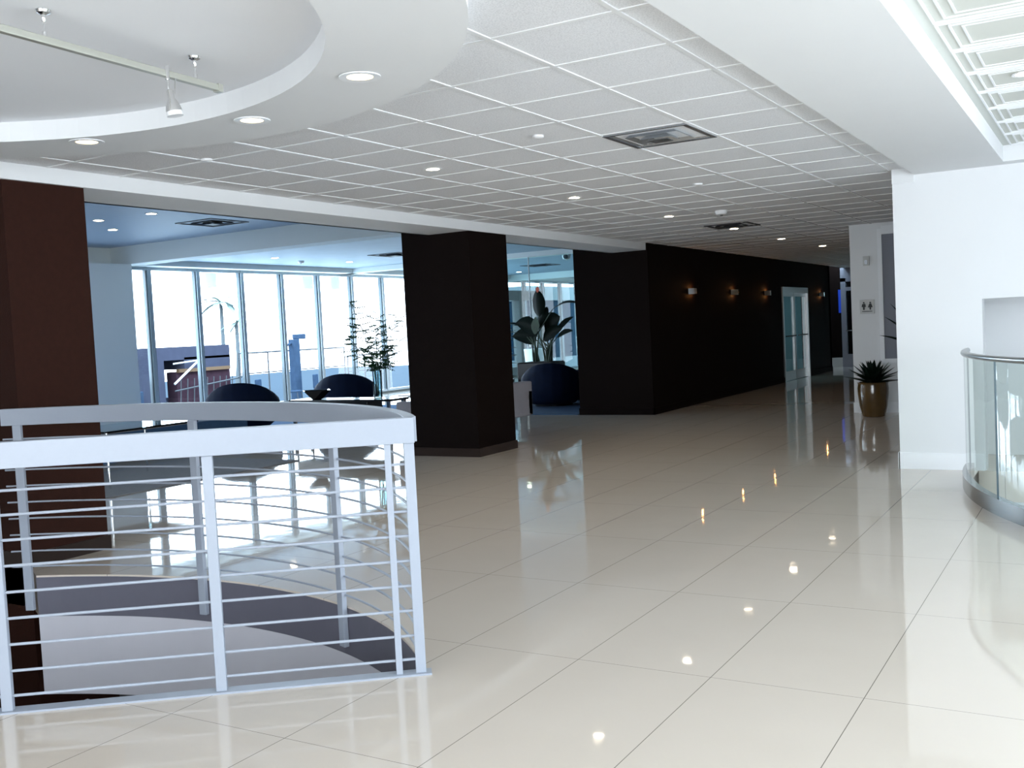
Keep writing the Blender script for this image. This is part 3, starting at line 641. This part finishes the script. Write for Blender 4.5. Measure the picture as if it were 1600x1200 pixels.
for k, (dx, dz, ln) in enumerate(((-.30, 1.25, 1), (.02, 1.15, 1), (.26, 1.05, 1), (-.12, .95, 1), (.12, .9, 1), (-.34, .82, 1), (.36, .72, 1), (.2, .6, 1), (-.2, .62, 1))):
    dz *= 1.12; dx *= .9; dy = rnd.uniform(-.15, .15)+dx*.5; pts = [Vector((0, 0, .02)), Vector((dx*.1, dy*.1, .4)), Vector((dx*.5, dy*.5, dz*.7)), Vector((dx, dy, dz))]
    sm = [pts[0].lerp(pts[1], i/3) for i in range(3)]+[pts[1].lerp(pts[2], i/5) for i in range(5)]+[pts[2].lerp(pts[3], i/5) for i in range(6)]
    tube(sb, sm, .004, 5)
    for i in range(5, len(sm)):
        for s in range(4):
            if rnd.random() < .2: continue
            a = rnd.uniform(0, 2*PI); dr = Vector((math.cos(a), math.sin(a)*.7, rnd.uniform(-.3, .4))); L = rnd.uniform(.12, .26)
            tube(sb, [sm[i], sm[i]+dr*L], .0018, 4, cap=False)
            for q in range(5):
                pp = sm[i]+dr*L*(.25+.18*q)
                for sg in (-1, 1): leafquad(lb, pp, (dr.x*.4-sg*dr.y, dr.y*.4+sg*dr.x, -.2), .05, .022, n=2)
obj('stems', sb, 'stem', t); obj('foliage', lb, 'leaf_fern', t)
# sofa
t = thing('sofa', 'light grey mauve sofa back with a chrome leg just right of the lone brown column', 'sofa', (-7.76, 11.85, 0))
bm = B(); box(bm, -.42, .30, -.96, .96, .18, .40); obj('seat_base', bm, 'mauve_fabric', t, bevel=.03)
bm = B(); box(bm, -.42, .43, .96, 1.10, .2, .58); obj('armrest', bm, 'mauve_fabric', t, bevel=.025)
bm = B(); box(bm, -.42, .43, -1.10, -.96, .2, .58); obj('armrest', bm, 'mauve_fabric', t, bevel=.025)
bm = B(); box(bm, .27, .43, -1.10, 1.10, .2, .70); obj('backrest', bm, 'mauve_fabric', t, bevel=.025)
bm = B(); box(bm, .0, .26, .25, .75, .42, .80); obj('cushion', bm, 'mauve_fabric', t, bevel=.09)
for x in (-.36, .40):
    for y in (-1.03, 1.0): bm = B(); box(bm, x-.02, x+.02, y-.008, y+.008, 0, .2); obj('leg', bm, 'chrome', t)
# dark loveseat by block
t = thing('loveseat', 'dark loveseat partly hidden by the corner of the dark block', 'sofa', (-8.3, 17.9, .012))
bm = B(); box(bm, -.62, .6, -.4, .4, .10, .40); obj('seat_base', bm, 'navy', t, bevel=.03)
bm = B(); box(bm, -.68, -.5, -.42, .42, .10, .62); obj('armrest', bm, 'navy', t, bevel=.03)
bm = B(); box(bm, -.5, .6, .25, .42, .3, .72); obj('backrest', bm, 'black_fabric', t, bevel=.03)
for x in (-.6, .52):
    for y in (-.35, .35): bm = B(); box(bm, x-.02, x+.02, y-.02, y+.02, 0, .1); obj('leg', bm, 'chrome', t)
# bird of paradise
t = thing('potted_bird_of_paradise', 'tall potted plant with big dark paddle leaves in a black box planter', 'plant', (-10.1, 18.3, .012))
bm = B(); box(bm, -.42, .38, -.3, .3, 0, .76); obj('planter', bm, 'pot_black', t, bevel=.01)
bm = B(); box(bm, -.40, .36, -.28, .28, .761, .775); obj('soil', bm, 'soil', t)
def paddle(bm, base, tip, w_, side, cup=.25, n=9):
    base, tip = Vector(base), Vector(tip); d = tip-base; L = d.length; s = Vector(side).normalized(); nrm = d.normalized().cross(s)
    prev_ = None
    for i in range(n+1):
        f = i/n; c = base+d*f+Vector((0, 0, .10*L*math.sin(PI*f))); ww = w_*.5*(math.sin(PI*f**.75))**.7 if 0 < f < 1 else .004
        cur = [bm.verts.new(c+s*ww*k+nrm*abs(k)*ww*cup) for k in (-1, -.5, 0, .5, 1)]
        if prev_:
            for k in range(4): bm.faces.new((prev_[k], prev_[k+1], cur[k+1], cur[k]))
        prev_ = cur
lb = B(); sb = B()
SX = (1, 0, 0); SZ = (.3, 0, 1)
leaves = [((-.02, 0, 1.70), (-.06, .05, 2.26), .30, SX), ((-.06, .05, 1.45), (.12, .1, 1.9), .24, SX), ((.30, 0, 1.83), (.96, -.1, 1.92), .22, (0, 1, .3)), ((.05, .1, 1.40), (.42, .1, 1.68), .40, (-.3, 0, 1)),
          ((.0, -.1, 1.38), (-.52, -.1, 1.60), .36, (.2, 0, 1)), ((-.1, 0, 1.22), (-.68, .0, 1.32), .34, (.1, 0, 1)), ((.05, 0, 1.22), (.52, 0, 1.45), .26, (-.2, 0, 1)), ((.32, 0, 1.30), (.72, .1, 1.66), .14, (-.4, .3, 1)), ((.38, 0, 1.26), (.75, 0, 1.38), .13, (0, .4, 1)), ((-.3, .2, 1.4), (-.9, .2, 1.62), .16, (0, 1, .3))]
for b0, tp, w_, sd in leaves:
    paddle(lb, b0, tp, w_, sd); bx = rnd.choice((-.14, .12))+rnd.uniform(-.05, .05)
    tube(sb, [(bx, rnd.uniform(-.05, .05), .77), (bx*.9+b0[0]*.15, b0[1]*.5, (.77+b0[2])/2), b0], [.022, .016, .009], 7)
for k in range(7): bx = (-.16, .14)[k % 2]+rnd.uniform(-.06, .06); tube(sb, [(bx, rnd.uniform(-.08, .08), .77), (bx*1.3, 0, 1.1), (bx*1.8+rnd.uniform(-.15, .15), 0, 1.3)], [.026, .018, .008], 7)
obj('foliage', lb, 'leaf_dark', t, smooth=True); obj('stems', sb, 'stem', t, smooth=True)
bm = B(); leafquad(bm, (-.05, -.15, 1.35), (.1, 0, 1), .36, .2, up=Vector((0, 1, 0)), droop=0); obj('young_leaf', bm, 'leaf', t)
bm = B(); leafquad(bm, (-.03, 0, 2.2), (.1, 0, 1), .13, .09, up=Vector((0, 1, 0)), droop=0); obj('flower', bm, 'flower_orange', t)
# smaller leafy plant behind the grey sofa
t = thing('potted_shrub', 'small bright green leafy plant behind the grey sofa', 'plant', (-10.75, 17.9, .012))
bm = B(); lathe(bm, [(.14, 0), (.19, .45), (.17, .45), (.16, .40), (.001, .40)], n=24, cap=False); obj('pot', bm, 'pot_black', t, smooth=True)
lb = B(); sb = B()
for k in range(26):
    a = rnd.uniform(0, 2*PI); r = rnd.uniform(.05, .28); z = rnd.choice((rnd.uniform(.9, 1.15), rnd.uniform(1.25, 1.7))); p = Vector((r*math.cos(a), r*math.sin(a), z))
    tube(sb, [(0, 0, .4), (p.x*.4, p.y*.4, z*.7), p], .006, 5)
    for q in range(5): leafquad(lb, p-Vector((0, 0, .05*q)), (math.cos(a+q*2.1), math.sin(a+q*2.1), .2), .16, .07)
obj('foliage', lb, 'leaf', t); obj('stems', sb, 'stem', t)
# white planter outside in the terrace door opening
bm = B(); lathe(bm, [(.22, 0), (.30, .9), (.27, .9), (.26, .82), (.001, .82)], n=28, cap=False)
o = obj('white_planter', bm, 'white_pot', smooth=True); o.location = (-14.6, 26.0, 0); tag(o, 'tall white planter standing by the terrace door', 'planter')

# ================================================================= AGAVE POTS
t = thing('potted_agave', 'dark spiky agave in a glossy golden brown pot by the white wall', 'plant', (-2.87, 14.72, 0))
bm = B(); lathe(bm, [(.135, 0), (.15, .01), (.185, .15), (.205, .32), (.208, .40), (.20, .455), (.205, .475), (.212, .485), (.19, .485), (.18, .45), (.001, .45)], n=40, cap=False); obj('pot', bm, 'pot_gold', t, smooth=True)
def agave(bm, c, leaves_, L, w_, th=.03):
    for k in range(leaves_):
        f = k/leaves_; a = k*2.39996; el = math.radians(12+70*f); ln = L*(1-.25*f)
        d = Vector((math.cos(a)*math.cos(el), math.sin(a)*math.cos(el), math.sin(el))); s = Vector((-math.sin(a), math.cos(a), 0)); up = s.cross(d)*-1; prev_ = None; n = 7
        for i in range(n+1):
            g = i/n; p = Vector(c)+d*ln*g+Vector((0, 0, -.10*ln*g*g*(1-f))); ww = w_*(.55+.45*math.sin(PI*min(1, g*1.35)))*(1-g**3)*.5+.0006; tt = th*(1-g)*.5+.0006
            cur = [bm.verts.new(p-s*ww+up*ww*.25), bm.verts.new(p-up*tt), bm.verts.new(p+s*ww+up*ww*.25), bm.verts.new(p+up*tt*.3)]
            if prev_:
                for q in range(4): bm.faces.new((prev_[q], prev_[(q+1) % 4], cur[(q+1) % 4], cur[q]))
            prev_ = cur
bm = B(); agave(bm, (0, 0, .46), 34, .45, .16); obj('agave_rosette', bm, 'leaf_dark', t, smooth=True)
t = thing('potted_yucca', 'tall spiky plant whose leaf tips poke out past the white wall edge', 'plant', (-2.0, 13.9, 0))
bm = B(); lathe(bm, [(.16, 0), (.20, .2), (.23, .5), (.24, .55), (.21, .55), (.2, .5), (.001, .5)], n=36, cap=False); obj('pot', bm, 'pot_gold', t, smooth=True)
bm = B(); tube(bm, [(0, 0, .5), (.01, 0, .95)], [.04, .035], 10); obj('trunk', bm, 'stem', t, smooth=True)
bm = B()
for a, el, ln in ((math.radians(190), .22, .62), (math.radians(205), .85, .72), (math.radians(178), .60, .66), (math.radians(170), 1.1, .7), (1.2, .5, .6), (0, .6, .6), (.6, .9, .6), (-.7, .5, .6), (2.2, .8, .65), (-1.4, .7, .6)):
    d = Vector((math.cos(a)*math.cos(el), math.sin(a)*math.cos(el), math.sin(el))); s = Vector((-math.sin(a), math.cos(a), 0)); up = d.cross(s)*-1; prev_ = None
    for i in range(9):
        g = i/8; p = Vector((0, 0, .92))+d*ln*g+Vector((0, 0, .10*math.sin(g*PI*.6))); ww = .028*(1-g**2)+.0006
        cur = [bm.verts.new(p-s*ww), bm.verts.new(p+up*ww*1.1), bm.verts.new(p+s*ww), bm.verts.new(p-up*ww*.7)]
        if prev_:
            for q in range(4): bm.faces.new((prev_[q], prev_[(q+1) % 4], cur[(q+1) % 4], cur[q]))
        prev_ = cur
obj('sword_leaves', bm, 'leaf_dark', t, smooth=True)

# ================================================================= OUTSIDE THE WINDOWS
bm = B(); box(bm, -60, -16.6, -20, 70, -1.1, -1.0); struct('ground_terrace', bm, 'terrace')
bm = B(); box(bm, -20.5, -16.62, 13.0, 40, 3.42, 3.5); struct('ceiling_canopy', bm, 'pale_building')
t = thing('beach_pavilion', 'blue grey pavilion with red walls and an orange beam beyond the windows', 'building', (-28, 24.8, -1))
bm = B(); box(bm, -2.5, 0, -2.15, -1.55, 0, 2.45); box(bm, -2.5, 0, -1.55, 2.15, 2.02, 2.48); box(bm, -2.5, 0, -1.32, -.9, 0, 2.02); box(bm, -2.5, 0, .0, 2.15, 1.68, 2.1); box(bm, -2.55, -2.4, -2.15, 2.15, 0, .6); obj('wall', bm, 'pavilion_grey', t)
bm = B(); box(bm, -.6, -.1, -.3, 2.2, 0, 1.6); obj('red_wall', bm, 'pavilion_red', t)
bm = B(); box(bm, -.1, .05, -.3, 2.1, 1.58, 1.70); obj('orange_beam', bm, 'pavilion_orange', t)
bm = B()
for k in range(9): tube(bm, [(.12, -.4+.3*k, .2), (.12, -.3+.3*k, 1.35)], .02, 6)
tube(bm, [(.12, -.6, .95), (.12, 2.6, 1.25)], .03, 6); tube(bm, [(.12, -1.9, .35), (.12, 2.6, .4)], .025, 6); obj('stair_rail', bm, 'pale_metal', t)
bm = B(); tube(bm, [(.3, -.75, 1.2), (.3, .35, 1.95)], .04, 6); tube(bm, [(.3, -.75, 1.9), (.3, .3, 1.97)], .03, 6); obj('awning_arm', bm, 'white_top', t)
def fence(nm, y0, y1, x, ztop, zmid, posts):
    t = thing('terrace_railing', nm, 'railing', (x, y0, -1))
    bm = B(); tube(bm, [(0, 0, ztop+1), (0, y1-y0, ztop+1.0)], .035, 8); tube(bm, [(0, 0, zmid+1), (0, y1-y0, zmid+1)], .025, 8); obj('rail', bm, 'pale_metal', t)
    for k in range(posts+1): bm = B(); y = (y1-y0)*k/posts; tube(bm, [(0, y, 0), (0, y, ztop+1)], .03, 8); obj('post', bm, 'pale_metal', t)
fence('pale terrace railing left of the pavilion', 21.6, 22.6, -27.8, 1.2, .1, 1)
fence('pale terrace railing right of the pavilion behind the first chair', 27.2, 33.2, -27.8, 1.12, .35, 4)
fence('pale terrace railing seen through the far windows', 33.4, 36.2, -27.8, .75, .1, 5)
t = thing('outdoor_post', 'blue grey outdoor shower post with an arm beyond the windows', 'post', (-27.4, 29.75, -1))
bm = B(); box(bm, -.15, .15, -.17, .17, 0, 2.55); obj('post_body', bm, 'outdoor_blue', t, bevel=.02)
bm = B(); box(bm, -.08, .08, .0, .62, 2.55, 2.75); obj('arm', bm, 'outdoor_blue', t, bevel=.03)
bm = B(); tube(bm, [(0, -.5, 2.3), (0, 0, 2.45)], .05); obj('bracket', bm, 'outdoor_blue', t)
def outchair(nm, y, x=-26.6):
    t = thing('terrace_chair', nm, 'chair', (x, y, -1), .4, 'blue terrace chairs outside the windows')
    bm = B(); box(bm, -.25, .25, -.25, .25, .55, .62); obj('seat', bm, 'outdoor_blue', t, bevel=.02)
    bm = B(); box(bm, -.27, -.2, -.25, .25, .62, 1.15); obj('backrest', bm, 'outdoor_blue', t, bevel=.02)
    for a in (-.22, .22):
        for b2 in (-.22, .22): bm = B(); tube(bm, [(a, b2, .55), (a*1.4, b2*1.4, 0)], .015, 6); obj('leg', bm, 'pale_metal', t)
outchair('blue terrace chair by the pavilion left of the first mullion', 21.0, -25.5); outchair('blue terrace chair left of the outdoor post', 28.7); outchair('blue terrace chair right of the outdoor post', 30.3); outchair('blue terrace chair beside the pavilion stair rail', 27.2)
def palm(nm, x, y, h, s):
    t = thing('palm_tree', nm, 'tree', (x, y, -1), 0, 'palms outside the windows')
    bm = B(); tube(bm, [(0, 0, 0), (.1, .1, h*.5), (0, .2, h)], [.14, .1, .08], 8); obj('trunk', bm, 'pale_building', t)
    bm = B()
    for k in range(14):
        a = k*2.4; e = rnd.uniform(-.2, .9); leafquad(bm, (0, .2, h), (math.cos(a), math.sin(a), e), s, s*.2, droop=.5, n=6)
    obj('fronds', bm, 'palm_leaf', t)
palm('faint tall palm tree beyond the pavilion', -38, 36, 4.6, 1.4); palm('lower faint palm beside the tall one', -36, 35, 3.5, .9)
t = thing('round_tree', 'round faint tree at the left edge of the window view', 'tree', (-31.6, 24.6, -1))
bm = B(); tube(bm, [(0, 0, 0), (0, 0, 2.7)], .09, 8); obj('trunk', bm, 'pale_building', t)
bm = B(); bmesh.ops.create_icosphere(bm, subdivisions=3, radius=.6)
for v in bm.verts: v.co *= 1+.18*rnd.uniform(-1, 1); v.co.z += 3.1
obj('crown', bm, 'palm_leaf', t)
t = thing('blue_building', 'blue building with a pale roof band beyond the terrace door', 'building', (-22, 46.5, -1))
bm = B(); box(bm, -1, 1, -9.5, 9.5, 1.2, 3.7); obj('wall', bm, 'blue_building', t)
bm = B(); box(bm, -1.1, 1.1, -9.6, 9.6, 3.7, 4.3); obj('roof_band', bm, 'pale_building', t)
bm = B(); box(bm, -1.1, 1.1, -9.6, 9.6, 0, 1.2); obj('plinth', bm, 'pale_building', t)
